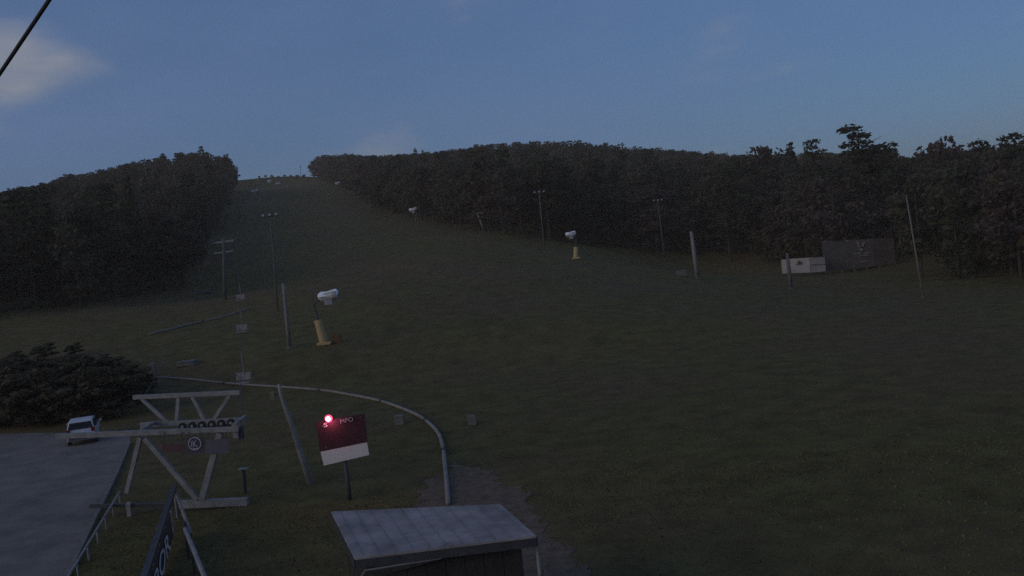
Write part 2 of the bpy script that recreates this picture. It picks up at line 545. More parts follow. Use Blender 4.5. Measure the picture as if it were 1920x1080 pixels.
# ------------------------------------------------------------------ lane fences in front of the station
pa, pb = at(327, 912, 35.2), at(270, 1085, 25.0)
fl = thing('lane_fence', (pb.x, (pa.y + pb.y) / 2, 0), 'dark lane fence with a white lettered banner below the lift station', 'fence')
MB().bar(pa, pb, 0.2, 0.16).build('top_rail', M_dark(), fl)
for k in range(6):
    p = pa.lerp(pb, (k + 0.1) / 5.3)
    MB().tube([(p.x, p.y, -0.1), (p.x, p.y, p.z - 0.085)], 0.045, 8).build('fence_post', M_galv(), fl)
M_ban = mat('charcoal_vinyl', (0.05, 0.045, 0.05), 0.65, 0, 0.2, 2.0, bump=0.1)
u = (pb - pa).normalized()
q0, q1 = pa + u * 3.5 + Vector((0.13, 0, -0.1)), pb + u * 1.2 + Vector((0.13, 0, -0.1))
bn = MB().slab([q1 + Vector((0, 0, -0.95)), q0 + Vector((0, 0, -0.85)), q0, q1], 0.02).build('banner', M_ban, fl)
tx = text_on('banner_lettering', 'BOR', q1 + u * -2.2 + Vector((0.03, 0, -0.82)), -u, (0, 0, 1), 0.66, mat('faded_white_lettering', (0.62, 0.59, 0.58), 0.7, 0, 0.2, 2.0), fl, width=4.6)
pc, pd = at(347, 992, 29.6), at(387, 1090, 24.8)
fr = thing('lane_rail', (pc.x, (pc.y + pd.y) / 2, 0), 'pale bare steel rail on short posts, right of the lettered lane fence', 'rail')
MB().tube([pc, pc.lerp(pd, .5) + Vector((0, 0, .02)), pd], 0.075, 10).build('handrail', M_galv(), fr, smooth=True)
for k in range(4):
    p = pc.lerp(pd, (k + 0.05) / 3.1)
    MB().tube([(p.x, p.y, -0.1), (p.x, p.y, p.z - 0.06)], 0.04, 8).build('post', M_dark(), fr)
pe, pf = at(330, 925, 35), at(358, 1000, 31)
fr = thing('lane_rail', (pe.x, (pe.y + pf.y) / 2, 0), 'short dark lane rail close to the foot of the lift station', 'rail')
MB().tube([pe, pf], 0.06, 10).build('handrail', M_galv(), fr, smooth=True)
for k in range(3):
    p = pe.lerp(pf, (k + 0.05) / 2.1)
    MB().tube([(p.x, p.y, -0.1), (p.x, p.y, p.z - 0.05)], 0.04, 8).build('post', M_dark(), fr)
ga, gb = at(222, 900, 38.5), at(118, 1090, 26.5)
gr = thing('guard_rail', (gb.x, (ga.y + gb.y) / 2, 0), 'low pale guard rail on short posts along the right edge of the parking lot', 'guard rail')
ga, gb = Vector((ga.x, ga.y, .55)), Vector((gb.x, gb.y, .55))
MB().tube([ga, gb], 0.045, 8).build('rail', M_galv(), gr)
for k in range(7):
    p = ga.lerp(gb, (k + .1) / 6.2)
    MB().tube([(p.x, p.y, -.1), (p.x, p.y, .51)], .04, 8).build('post', M_galv(), gr)
# little lane marker post behind the station, right
p = flat(459, 925); a = at(456, 879, p[1])
mk = thing('marker_post', p, 'short dark post with a pale flat cap, standing right of the lift station', 'post')
MB().tube([(p[0], p[1], -0.1), (a.x, p[1], a.z - 0.03)], 0.09, 8).build('post', M_dark(), mk)
MB().box((a.x, p[1], a.z), (0.42, 0.3, 0.06)).build('cap', M_galv(), mk, bevel=0.01)

# ------------------------------------------------------------------ parked car
def make_car(loc, rz):
    c = thing('parked_car', loc, 'pale silver hatchback parked at the far edge of the asphalt lot', 'car')
    L, Wd, Hh = 4.1, 1.72, 1.56
    paint = mat('pale_silver_paint', (0.5, 0.5, 0.53), 0.35, 0.1, 0.05, 1.0, spec=0.5)
    prof = [(-2.02, .42), (-2.05, .75), (-1.98, 1.0), (-1.72, 1.46), (-1.5, 1.54), (-.4, 1.56), (.3, 1.48), (1.0, 1.02), (1.75, .9), (2.02, .72), (2.05, .4), (1.7, .26), (-1.8, .26)]
    # lower body narrower at the roof
    vs = []; n = len(prof)
    for sgn in (-1, 1):
        for (x, z) in prof:
            wv = Wd / 2 * (1.0 if z < 1.03 else 1 - 0.24 * (z - 1.03) / 0.53)
            if abs(x) > 1.9: wv *= 0.94
            vs.append((x, sgn * wv, z))
    fs = [tuple(range(n)), tuple(range(2 * n - 1, n - 1, -1))]
    fs += [(i, n + i, n + (i + 1) % n, (i + 1) % n) for i in range(n)]
    def put(mb, name, material, parent=c, bevel=0.0):
        me_ = bpy.data.meshes.new(name); me_.from_pydata([tuple(v) for v in mb.v], [], mb.f); me_.update(); me_.materials.append(material)
        o = bpy.data.objects.new(name, me_); col.objects.link(o); o.parent = parent
        if bevel:
            bv = o.modifiers.new('bevel', 'BEVEL'); bv.width = bevel; bv.segments = 2; bv.limit_method = 'ANGLE'
        return o
    put(MB().add(vs, fs), 'body', paint, bevel=0.05)
    # glass, slightly proud
    def side(x, z, sgn, off=0.012):
        wv = Wd / 2 * (1 - 0.24 * (z - 1.03) / 0.53) + off
        return Vector((x, sgn * wv, z))
    put(MB().slab([(-2.0, -.72, 1.03), (-2.0, .72, 1.03), (-1.78, .6, 1.42), (-1.78, -.6, 1.42)], 0.015, (-1, 0, .4)), 'rear_window', M_glass())
    put(MB().slab([(1.01, .7, 1.06), (1.01, -.7, 1.06), (.37, -.6, 1.47), (.37, .6, 1.47)], 0.015, (.6, 0, .8)), 'windscreen', M_glass())
    for sgn in (-1, 1):
        for x0, x1, x2, x3 in ((-1.75, -.75, -.72, -1.55), (-.65, .2, .2, -.62), (.28, .82, .32, .28)):
            put(MB().slab([side(x0, 1.06, sgn), side(x1, 1.06, sgn), side(x2, 1.42, sgn), side(x3, 1.42, sgn)], 0.012 * 1, (0, sgn, 0)), 'side_window', M_glass())
        put(MB().box((.75, sgn * .95, 1.08), (.12, .18, .13)), 'mirror', paint, bevel=0.02)
        put(MB().box((-1.99, sgn * .7, .9), (.1, .22, .3)), 'tail_light', mat('tail_lamp_red', (.2, .01, .012), .3, 0, .1, 2.0), bevel=0.02)
        put(MB().box((1.93, sgn * .62, .72), (.14, .32, .16)), 'headlight', M_glass(), bevel=0.02)
        for x in (-1.27, 1.27):
            wl = put(MB().tube([(x, sgn * .66, .31), (x, sgn * .87, .31)], .31, 20), 'wheel', M_rubber())
            put(MB().tube([(x, sgn * .86, .31), (x, sgn * .885, .31)], .19, 12), 'rim', M_galv(), wl)
    put(MB().box((-2.04, 0, .5), (.12, 1.5, .2)), 'rear_bumper', mat('grey_plastic', (.08, .08, .085), .6, 0, .1, 2.0), bevel=0.03)
    put(MB().box((2.03, 0, .45), (.12, 1.5, .2)), 'front_bumper', mat('grey_plastic', (.08, .08, .085), .6, 0, .1, 2.0), bevel=0.03)
    put(MB().box((-2.06, 0, .8), (.02, .5, .11)), 'number_plate', M_white())
    c.rotation_euler = (0, 0, rz)
    return c
p = flat(146, 834)
make_car((p[0] - 0.25, p[1] + 1.5, 0.012), R(111))

# ------------------------------------------------------------------ shed roof (ticket booth) in the foreground
ZR = 3.0
rq = [atz(665, 1046, ZR), atz(1005, 1004, ZR), atz(938, 945, ZR), atz(621, 959, ZR)]
ctr = sum((Vector(p) for p in rq), Vector()) / 4
bo = thing('ticket_booth', (ctr.x, ctr.y, 0), 'small dark booth under a flat pale metal roof at the bottom centre', 'booth')
M_roof = mat('roof_sheet', (0.26, 0.232, 0.22), 0.65, 0.1, 0.4, 1.1, bump=0.25)
rf = MB().slab(rq, 0.05, (0, 0, 1)).build('roof', M_roof, bo)
ew, ed = (rq[1] - rq[0]), (rq[3] - rq[0])
for k in range(11):          # standing seams
    a = rq[0] + ew * ((k + 0.5) / 11); b = rq[3] + (rq[2] - rq[3]) * ((k + 0.5) / 11)
    MB().bar(a + Vector((0, 0, .012)) + (b - a) * 0.01, b + Vector((0, 0, .012)) - (b - a) * 0.01, 0.022, 0.01).build('roof_seam', M_roof, rf, origin=bo.location)
for i in range(4):
    a, b = rq[i], rq[(i + 1) % 4]
    d = (b - a).normalized()
    MB().bar(a + d * .01 + Vector((0, 0, -.145)), b - d * .01 + Vector((0, 0, -.145)), 0.04, 0.18).build('fascia', M_galv() if i == 2 else M_dark(), bo)
wq = [ctr + (p - ctr) * 0.86 for p in rq]
M_wall = mat('dark_boards', (0.033, 0.028, 0.027), 0.85, 0, 0.3, 2.5, bump=0.2)
for i in range(4):
    a, b = Vector(wq[i]), Vector(wq[(i + 1) % 4])
    n = max(3, int((b - a).length / 0.4)); d = (b - a) / n
    for k in range(n):
        s_, e_ = a + d * k, a + d * (k + 1)
        g_ = d.normalized() * 0.006
        nn = d.cross(Vector((0, 0, 1))).normalized() * (0.006 * (k % 2))
        MB().hexa([(*(s_ + g_ + nn).xy, 0), (*(e_ - g_ + nn).xy, 0), (*(e_ - g_ + nn - d.cross(Vector((0, 0, 1))).normalized() * .05).xy, 0), (*(s_ + g_ + nn - d.cross(Vector((0, 0, 1))).normalized() * .05).xy, 0)],
                  [(*(s_ + g_ + nn).xy, 2.76), (*(e_ - g_ + nn).xy, 2.76), (*(e_ - g_ + nn - d.cross(Vector((0, 0, 1))).normalized() * .05).xy, 2.76), (*(s_ + g_ + nn - d.cross(Vector((0, 0, 1))).normalized() * .05).xy, 2.76)]).build('wall_board', M_wall, bo)
# lean-to flap on the near side
a0, a1 = rq[0] + ew * 0.05 + Vector((0, -0.03, -.3)), rq[0] + ew * 0.47 + Vector((0, -0.03, -.24))
b0, b1 = atz(672, 1092, 2.35), atz(790, 1062, 2.4)
MB().slab([b0, b1, a1, a0], 0.04).build('flap', mat('flap_sheet', (0.16, 0.15, 0.155), 0.6, 0.2, 0.3, 2.0), bo)
pp = atz(1005, 1006, 2.88)
MB().tube([(pp.x, pp.y, -.1), (pp.x, pp.y, 2.9)], 0.045, 8).build('corner_post', M_galv(), bo)
a = atz(1008, 1046, 2.3); b = atz(1030, 1100, 1.6)
MB().tube([a, b], 0.05, 8).build('brace', M_wood(), bo)

# ------------------------------------------------------------------ red sign with the lamp
YB = 35.0
base = at(655, 944, YB); base.z = 0
sn = thing('information_sign', (base.x, YB, 0), 'tilted dark red sign board above a blank white panel on a post', 'sign')
tp = at(644, 840, YB + .12)
MB().tube([(base.x, YB + .12, -.2), (base.x + .01, YB + .12, 0.4), tp], 0.09, 10).build('post', M_dark(), sn, smooth=True)
rd = [at(600, 848, YB), at(689, 829, YB), at(683, 775, YB), at(592, 791, YB)]
MB().slab(rd, 0.05, (0, -1, 0)).build('red_board', mat('red_sign_board', (0.046, 0.016, 0.022), 0.55, 0, 0.12, 2.0), sn)
wt = [at(607, 873, YB - .02), at(692, 853, YB - .02), at(688, 829.5, YB - .02), at(601, 847.5, YB - .02)]
MB().slab(wt, 0.05, (0, -1, 0)).build('white_panel', mat('sign_white', (0.56, 0.55, 0.53), 0.6, 0, 0.05, 2.0), sn)
xd = (rd[1] - rd[0]).normalized(); yd = (rd[3] - rd[0]).normalized()
M_st = mat('sign_lettering', (0.42, 0.36, 0.36), 0.6, 0, 0.1, 2.0)
text_on('lettering', 'MPO', at(639, 794, YB) + Vector((0, -.06, 0)), xd, yd, 0.17, M_st, sn, width=0.52)
text_on('lettering', 'S', at(608, 801, YB) + Vector((0, -.06, 0)), xd, yd, 0.17, M_st, sn, width=0.15)
for k, (x, y, Y) in enumerate(((612, 838, 0), (672, 824, 0), (606, 798, 0), (676, 782, 0))):
    b_ = at(x, y, YB) + Vector((0, -.055, 0)); MB().tube([b_, b_ + Vector((0, -.015, 0))], 0.02, 8).build('bolt', M_galv(), sn)
lp = at(615, 785.5, YB - .26)
lm = thing('signal_lamp', lp, 'glowing pinkish red signal lamp in front of the red sign board', 'lamp')
MB().ball(lp, 0.088, 14, 10).build('bulb', mat('lamp_glow', (1, .6, .75), .5, 0, 0, 1, emit=(1.0, 0.62, 0.76), estr=11.0), lm, smooth=True)
pn = (rd[1] - rd[0]).cross(rd[3] - rd[0]).normalized()
pl_ = Vector((lp.x, YB - .1, lp.z))
mb = MB(); ring = []
for rr_, dy in ((.15, -.05), (.13, 0), (.0, 0)):
    ring.append([pl_ + Vector((rr_ * math.cos(2 * math.pi * k / 28), dy, rr_ * math.sin(2 * math.pi * k / 28))) for k in range(28)])
vs = ring[0] + ring[1]; fs = [(k, (k + 1) % 28, 28 + (k + 1) % 28, 28 + k) for k in range(28)] + [tuple(28 + k for k in range(28))]
back = [p + Vector((0, .05, 0)) for p in ring[1]]
vs += back; fs += [(k, 56 + k, 56 + (k + 1) % 28, (k + 1) % 28) for k in range(28)] + [tuple(56 + k for k in range(27, -1, -1))]
mb.add(vs, fs).build('halo_disc', mat('pink_halo_disc', (.5, .09, .16), .7, 0, .06, 3.0), lm)  # pink disc added behind the bulb, stands in for the lamp's halo
MB().tube([lp + Vector((0, .06, -.04)), lp + Vector((0, .14, -.08)), lp + Vector((0, .22, -.08))], 0.03, 8).build('bracket', M_dark(), lm)
ld = bpy.data.lights.new('lamp_light', 'POINT'); ld.energy = 13.0; ld.color = (1.0, 0.2, 0.36); ld.shadow_soft_size = 0.04
lo = bpy.data.objects.new('lamp_light', ld); col.objects.link(lo); lo.location = lp + Vector((.02, 0.02, -.13))

# ------------------------------------------------------------------ pipes on the ground
def ground_line(pxs, lift, step=1.2):
    P = [hit(*p) for p in pxs]
    Q = []
    n = len(P)
    for i in range(n - 1):          # Catmull-Rom through the points
        p0, p1, p2, p3 = P[max(i - 1, 0)], P[i], P[i + 1], P[min(i + 2, n - 1)]
        k = max(2, int((p2 - p1).length / step))
        for j in range(k):
            t = j / k
            q = 0.5 * ((2 * p1) + (p2 - p0) * t + (2 * p0 - 5 * p1 + 4 * p2 - p3) * t * t + (3 * p1 - p0 - 3 * p2 + p3) * t ** 3)
            Q.append(q)
    Q.append(P[-1])
    zz = ground([q.x for q in Q], [q.y for q in Q])
    return [Vector((q.x, q.y, float(z) + lift)) for q, z in zip(Q, zz)]
def pipe(pxs, rad, label):
    L = ground_line(pxs, rad * 0.85)
    t = thing('pipe', L[0], label, 'pipe')
    seg = 7
    for i in range(0, len(L) - 1, seg):
        s_ = L[i:i + seg + 1]
        if len(s_) < 2: continue
        MB().tube(s_, rad, 8).build('pipe_section', M_pipe(), t, smooth=True)
        d = (s_[1] - s_[0]).normalized()
        if i: MB().tube([s_[0] - d * .12, s_[0] + d * .12], rad * 1.35, 10).build('coupling', M_dark(), t)
pipe([(841, 950), (838, 910), (834, 870), (830, 838), (819, 811), (790, 785), (755, 769), (715, 755), (680, 747), (620, 736), (560, 730), (500, 726), (420, 720), (350, 713), (296, 709)],
     0.1, 'long pale pipe curving over the grass from the booth roof towards the left')
pipe([(278, 629), (330, 616), (380, 604), (430, 592), (472, 579)], 0.11, 'thin pale pipe running straight up the left side of the slope')

# ------------------------------------------------------------------ poles, floodlights
def pole_at(basepx, toppx, rad, name, label, cat, material, group=None, kind='plain', dark=None):
    b = hit(*basepx); t_ = at(*toppx, b.y)
    o = thing(name, b, label, cat, group)
    d = (t_ - b)
    MB().tube([b - d.normalized() * 0.3, b + d * .5, t_], [rad, rad * .88, rad * .7], 10).build('pole', material, o, smooth=True)
    MB().tube([b - Vector((0, 0, .2)), b + Vector((0, 0, .12))], rad * 1.8, 10).build('footing', M_conc(), o)
    if kind == 'flood':
        MB().bar(t_ + Vector((-1.1, 0, 0)), t_ + Vector((1.1, 0, 0.05)), 0.1).build('cross_arm', M_dark(), o)
        for s_ in (-.8, 0, .8):
            c = t_ + Vector((s_, -.22, .22))
            h = MB().box(c, (.36, .2, .28))  .build('floodlight', mat('flood_housing', (.15, .14, .14), .6, 0.1, .2, 2.0), o, bevel=0.03)
            MB().box(c + Vector((0, -.11, -.02)), (.3, .02, .22)).build('lens', mat('lamp_lens', (.35, .35, .37), .25, 0, .1, 2.0), h, origin=o.location)
    return o, b, t_
M_pole = mat('pale_pole', (0.19, 0.18, 0.175), 0.85, 0, 0.25, 1.5, bump=0.1)
M_pdark = mat('dark_pole', (0.11, 0.1, 0.1), 0.85, 0, 0.3, 1.5, bump=0.1)
M_bulk = mat('old_wood_pole', (0.17, 0.155, 0.14), 0.9, 0, 0.3, 1.5, bump=0.2)
pole_at((1021, 472), (1011, 362), 0.12, 'floodlight_pole', 'dim tall floodlight pole at the wood edge left of the small white snow gun', 'light pole', M_pdark, 'floodlight poles', 'flood')
pole_at((1247, 488), (1233, 377), 0.12, 'floodlight_pole', 'floodlight pole before the dark wood, just left of the thick pale pole', 'light pole', M_pdark, 'floodlight poles', 'flood')
pole_at((1731, 558), (1699, 366), 0.1, 'utility_pole', 'tall thin dark pole at the right wood edge, right of the dark billboard', 'pole', M_bulk)
pole_at((521, 586), (507, 406), 0.11, 'floodlight_pole', 'tall thin floodlight pole standing by the lift line in the middle of the slope', 'light pole', M_pdark, 'floodlight poles', 'flood')
pole_at((1308, 523), (1296, 434), 0.34, 'utility_pole', 'thick pale bare pole in front of the wood, right of centre', 'pole', M_pole)
pole_at((543, 653), (531, 531), 0.2, 'utility_pole', 'pale bare pole beside the large snow gun, left of it', 'pole', M_pole)
pole_at((1483, 541), (1476, 474), 0.3, 'utility_pole', 'short pole standing in front of the white advertising board', 'pole', M_pdark)
b = hit(583, 908); t_ = at(526, 738, b.y)
o = thing('leaning_pole', b, 'leaning wooden pole with a bent tip standing left of the red sign', 'pole')
MB().tube([b - (t_ - b).normalized() * .3, b.lerp(t_, .3), b.lerp(t_, .6) + Vector((.03, 0, 0)), b.lerp(t_, .85), t_, t_ + Vector((-.02, 0, .42))], [.15, .14, .12, .1, .08, .07], 10).build('pole', mat('pale_old_wood', (0.25, 0.23, 0.205), 0.9, 0, 0.3, 1.5, bump=0.2), o, smooth=True)
MB().box(at(511, 742, b.y), (.22, .15, .35)).build('junction_box', mat('olive_box', (.16, .15, .1), .7, 0, .2, 3.0), o, bevel=.02)
MB().bar(at(513, 740, b.y), t_ + Vector((-.05, 0, 0)), .04).build('box_arm', M_dark(), o)

# ------------------------------------------------------------------ snow guns
def snow_gun(basepx, toppx, headpx, hw, label, pad=True, orange=False, group='snow guns along the slope'):
    b = hit(*basepx); t_ = at(*toppx, b.y); h = at(*headpx, b.y)
    pxm = b.y / F
    o = thing('snow_gun', b, label, 'snow gun', group)
    d = t_ - b
    MB().tube([b - d.normalized() * .3, t_], [.13, .1], 10).build('mast', M_dark() if pad else M_pole, o, smooth=True)
    if pad:
        q = b + d * .62
        MB().tube([b + Vector((0, 0, .02)), b + d * .05, q], [.5, .42, .36], 12).build('mast_pad', M_yellow(), o)
        MB().box(b + Vector((0, 0, .14)), (1.3, 1.0, .26)).build('base_plate', M_yellow(), o, bevel=.05)
    if orange:
        c = b + Vector((1.05, .35, .55))
        MB().hexa([c + Vector((-.5, -.3, -.8)), c + Vector((.6, -.3, -.8)), c + Vector((.6, .3, -.8)), c + Vector((-.5, .3, -.8))],
                  [c + Vector((-.3, -.2, .6)), c + Vector((.35, -.2, .3)), c + Vector((.35, .2, .3)), c + Vector((-.3, .2, .6))]).build('crash_pad', M_orange(), o, bevel=.1)
    s_ = hw
    MB().tube([t_, (t_ + h) / 2 + Vector((0, 0, .1)), h + Vector((0, 0, -.1 * s_))], .07, 8).build('swing_arm', M_dark(), o)
    # turbine barrel, covered by a pale tarpaulin
    ax = Vector((1, -.25, .12)).normalized()
    MB().tube([h - ax * .5 * s_, h - ax * .3 * s_, h + ax * .35 * s_, h + ax * .5 * s_], [.16 * s_, .22 * s_, .24 * s_, .19 * s_], 14).build('fan_barrel', mat('barrel_grey', (.38, .38, .38), .5, 0.1, .2, 2.0), o, smooth=False)
    cv = MB()
    prof = [(-.52, -.03), (-.54, .12), (-.36, .22), (-.05, .2), (.2, .26), (.46, .3), (.55, .16), (.53, 0.0)]
    vs, fs = [], []
    yw = .27
    for yy in (-yw, yw):
        for x, z in prof:
            vs.append(h + Vector((x * s_, (yy if z < .1 else yy * (.5 if yy > 0 else .1)) * s_, (z + .04 + (.04 if yy > 0 else 0)) * s_)))
    k = len(prof)
    fs = [tuple(range(k)), tuple(range(2 * k - 1, k - 1, -1))] + [(i, k + i, k + (i + 1) % k, (i + 1) % k) for i in range(k)]
    cv.add(vs, fs).build('tarpaulin_cover', M_cover(), o, bevel=.03 * s_)
    MB().box(h + Vector((.02 * s_, 0, -.3 * s_)), (.42 * s_, .4 * s_, .3 * s_)).build('motor_box', mat('motor_grey', (.3, .29, .3), .6, 0, .2, 2.0), o, bevel=.03)
    return o
snow_gun((609, 647), (588, 571), (615, 556), 1.75, 'large snow gun with a white cover and yellow padded mast, the nearest one', True, True)
snow_gun((1080, 486), (1080, 449), (1070, 440), 1.55, 'small white covered snow gun on a pale mast at the wood edge, centre right', True, False)
snow_gun((779, 416), (781, 398), (774, 394), 1.9, 'distant snow gun with a bright white head by the wood edge below the hill', False)
b = hit(908, 433); t_ = at(895, 399, b.y)
o = thing('snow_lance', b, 'pale leaning snow lance with a small dark head between two distant snow guns', 'snow lance')
MB().tube([b - (t_ - b).normalized() * .3, t_], [.28, .24], 10).build('mast', M_pole, o, smooth=True)
MB().bar(t_ + Vector((-.7, 0, .05)), t_ + Vector((1.1, 0, .0)), .25).build('head_arm', M_dark(), o)
MB().box(t_ + Vector((.9, -.1, -.1)), (.6, .4, .4)).build('nozzle_head', M_galv(), o, bevel=.05)
for bp_, hp, lab in (((637, 356), (633, 344), 'tiny white snow gun at the left tip of the right wood, high on the slope'),
                     ((523, 356), (521, 345), 'tiny white snow gun near the top of the slope, right one of the close pair'),
                     ((506, 350), (505, 340), 'tiny faint snow gun near the top of the slope, left one of the close pair'),
                     ((478, 371), (477, 359), 'tiny pale snow gun below the left wood corner, high on the slope'),
                     ((598, 334), (597, 326), 'tiny pale snow gun on the hilltop at the foot of the right wood')):
    snow_gun(bp_, (hp[0] + 1, hp[1] + 2), hp, 2.2, lab, False)

# ------------------------------------------------------------------ hoardings at the right
def board(px, Y, th, name, material, parent):
    return MB().slab([at(*p, Y) for p in px], th, (0, -1, 0)).build(name, material, parent)
YW = 150.0
b = at(1505, 514, YW); gzv = gz(b.x, YW)
hb = thing('advertising_board', (b.x, YW, gzv), 'long white advertising board with worn dark marks standing in front of the wood', 'board')
M_wb = mat('dirty_white_board', (0.48, 0.43, 0.38), 0.8, 0, 0.25, 0.6)
M_wb2 = mat('grey_board', (0.3, 0.28, 0.27), 0.8, 0, 0.25, 0.6)
board([(1467, 513), (1481, 512.4), (1479, 486.4), (1465, 487)], YW, .08, 'panel', M_wb, hb)
board([(1482.5, 512.3), (1520, 511), (1518, 483), (1480.5, 485.5)], YW, .08, 'panel', M_wb, hb)
board([(1521, 510.8), (1549, 508.6), (1546, 482), (1519, 483)], YW, .08, 'panel', M_wb2, hb)
M_mark = mat('dark_print', (0.09, 0.085, 0.07), 0.8, 0, 0.2, 1.0)
board([(1493, 497), (1504, 495.5), (1503, 491), (1497, 488.5)], YW - .1, .01, 'printed_mark', M_mark, hb)
board([(1521.5, 497.4), (1548, 495.8), (1548, 494.6), (1521.5, 496.0)], YW - .1, .01, 'printed_line', M_mark, hb)
for x in (1468, 1484, 1500, 1518, 1534, 1546):
    a = at(x, 486, YW + .1); MB().tube([(a.x, YW + .14, gz(a.x, YW) - .3), (a.x, YW + .14, a.z)], .06, 8).build('post', M_dark(), hb)
YD = 152.0
b = at(1600, 508, YD); gzv = gz(b.x, YD)
bb = thing('billboard', (b.x, YD, gzv), 'large dark billboard with a pale V shaped mark and worn lines, by the right wood', 'billboard')
M_bb = mat('dark_billboard', (0.085, 0.076, 0.072), 0.8, 0, 0.3, 0.5)
M_bp = mat('pale_print', (0.24, 0.22, 0.22), 0.8, 0, 0.2, 1.0)
board([(1545, 508), (1641, 499), (1636, 448), (1541, 453)], YD, .12, 'board', M_bb, bb)
board([(1641.5, 498.9), (1680, 495.5), (1676, 446), (1636.5, 447.9)], YD, .12, 'board', mat('brown_billboard', (0.07, 0.056, 0.052), 0.8, 0, 0.3, 0.5), bb)
for q in ([(1611, 464), (1614, 465), (1609, 453), (1605, 453)], [(1614, 466), (1618, 466), (1622, 453), (1618, 454)], [(1613, 471), (1618, 469), (1619, 462), (1610, 463)],
          [(1600, 477), (1614, 476), (1614, 474), (1600, 475)], [(1619, 475.5), (1633, 474), (1633, 472.2), (1619, 473.6)], [(1610, 480.5), (1627, 479), (1627, 477.4), (1610, 479)],
          [(1611, 492), (1628, 490.5), (1628, 488.6), (1611, 490)], [(1544, 454.2), (1549, 454), (1549, 451.5), (1544, 451.7)], [(1584, 452.5), (1592, 452.1), (1592, 450.3), (1584, 450.6)]):
    board(q, YD - .14, .01, 'printed_mark', M_bp, bb)
for x in (1550, 1574, 1598, 1622, 1646, 1670):
    a = at(x, 452, YD + .1); MB().bar((a.x, YD + .2, gz(a.x, YD) - .3), (a.x, YD + .2, a.z), .16).build('post', M_wood(), bb)

# ------------------------------------------------------------------ little boxes in the grass
def hydrant(px, py, w_, h_, label, material, roundtop=False):
    b = hit(px, py); k = b.y / F; W_, H_ = w_ * k, h_ * k
    o = thing('hydrant_box', b, label, 'hydrant box', 'hydrant boxes in the grass')
    MB().box(b + Vector((0, 0, H_ * .42)), (W_, W_ * .8, H_ * .84 + .1)).build('housing', material, o, bevel=.03)
    MB().hexa([b + Vector((sx * W_ * .55, sy * W_ * .45, H_ * .85)) for sx, sy in ((-1, -1), (1, -1), (1, 1), (-1, 1))],
              [b + Vector((sx * W_ * .4, sy * W_ * .3, H_)) for sx, sy in ((-1, -1), (1, -1), (1, 1), (-1, 1))]).build('lid', material, o, bevel=.02)
    return o
M_hyd = mat('hydrant_grey', (0.14, 0.138, 0.13), 0.8, 0, 0.25, 3.0)
hydrant(750, 796, 17, 18, 'small pale square hydrant box in the grass just below the curving pipe', M_hyd)
hydrant(886, 796, 16, 18, 'small pale square hydrant box alone in the grass right of the curving pipe', M_hyd)
hydrant(1278, 517, 17, 10, 'low pale hydrant box by the foot of the thick pale pole', M_hyd)
hydrant(352, 685, 32, 9, 'wide low pale hydrant box in the dark grass left of the lift line', M_hyd)
hydrant(385, 549, 20, 6, 'flat pale hydrant box at the lower corner of the left wood', M_hyd)
hydrant(22, 575, 18, 6, 'flat pale hydrant box at the left wood edge beside the frame edge', M_hyd)

# ------------------------------------------------------------------ lift line: tower, ropes, carriers
def lift_tower(basepx, toppx, aw, label):
    b = hit(*basepx); t_ = at(*toppx, b.y); k = b.y / F
    o = thing('lift_tower', b, label, 'lift tower', 'towers of the lift line')
    MB().tube([b - Vector((0, 0, .4)), t_ + Vector((0, 0, .6))], [.28, .2], 10).build('mast', M_pdark, o, smooth=True)
    w2 = aw * k / 2
    MB().bar(t_ + Vector((-w2, 0, 0)), t_ + Vector((w2, 0, .12)), .22, .26).build('cross_arm', M_galv(), o)
    t2 = t_ + Vector((-.25, 0, -19 * k))
    MB().bar(t2 + Vector((-w2 * .75, 0, 0)), t2 + Vector((w2 * .75, 0, .08)), .16, .18).build('lower_arm', M_galv(), o)
    for s_ in (-1, 1):
        MB().bar(t_ + Vector((s_ * w2 * .9, 0, -.12)), t2 + Vector((s_ * w2 * .7, 0, .12)), .1).build('arm_hanger', M_dark(), o)
        c = t_ + Vector((s_ * w2, 0, .2))
        MB().bar(c + Vector((0, -1.2, -.2)), c + Vector((0, 1.2, .2)), .16, .2).build('sheave_battery', M_dark(), o)
    MB().bar(t_ + Vector((-.5, 0, .7)), t_ + Vector((-.1, 0, .1)), .14).build('maintenance_frame', M_dark(), o)
    return b, t_, w2
b1, t1, w1 = lift_tower((421, 562), (420, 454), 48, 'grey lift tower with a double cross arm in front of the left wood')
b2, t2_, w2_ = lift_tower((450, 408), (449, 376), 14, 'distant lift tower on the upper slope beside the left wood edge')
topst = hit(468, 334)
ropes = []
for k_, (s_, lab) in enumerate(((-1, 'left haul rope of the lift running uphill from the station over the tower'), (1, 'right haul rope of the lift running uphill from the station over the tower'))):
    st = at(272 if s_ < 0 else 452, 742 if s_ < 0 else 792, YR if s_ < 0 else 36.4)
    nodes = [st, t1 + Vector((s_ * w1, 0, .35)), t2_ + Vector((s_ * w2_, 0, .35)), topst + Vector((s_ * 1.5, 0, 4))]
    P = []
    for a, b in zip(nodes[:-1], nodes[1:]):
        for j in range(14):
            t = j / 14
            q = a.lerp(b, t); q.z -= 4 * t * (1 - t) * (a - b).length * 0.012
            P.append(q)
    P.append(nodes[-1]); ropes.append(P)
    o = MB().tube(P, .014, 5).build('haul_rope', M_dark(), origin=st)
    tag(o, lab, 'rope', 'haul ropes of the lift')
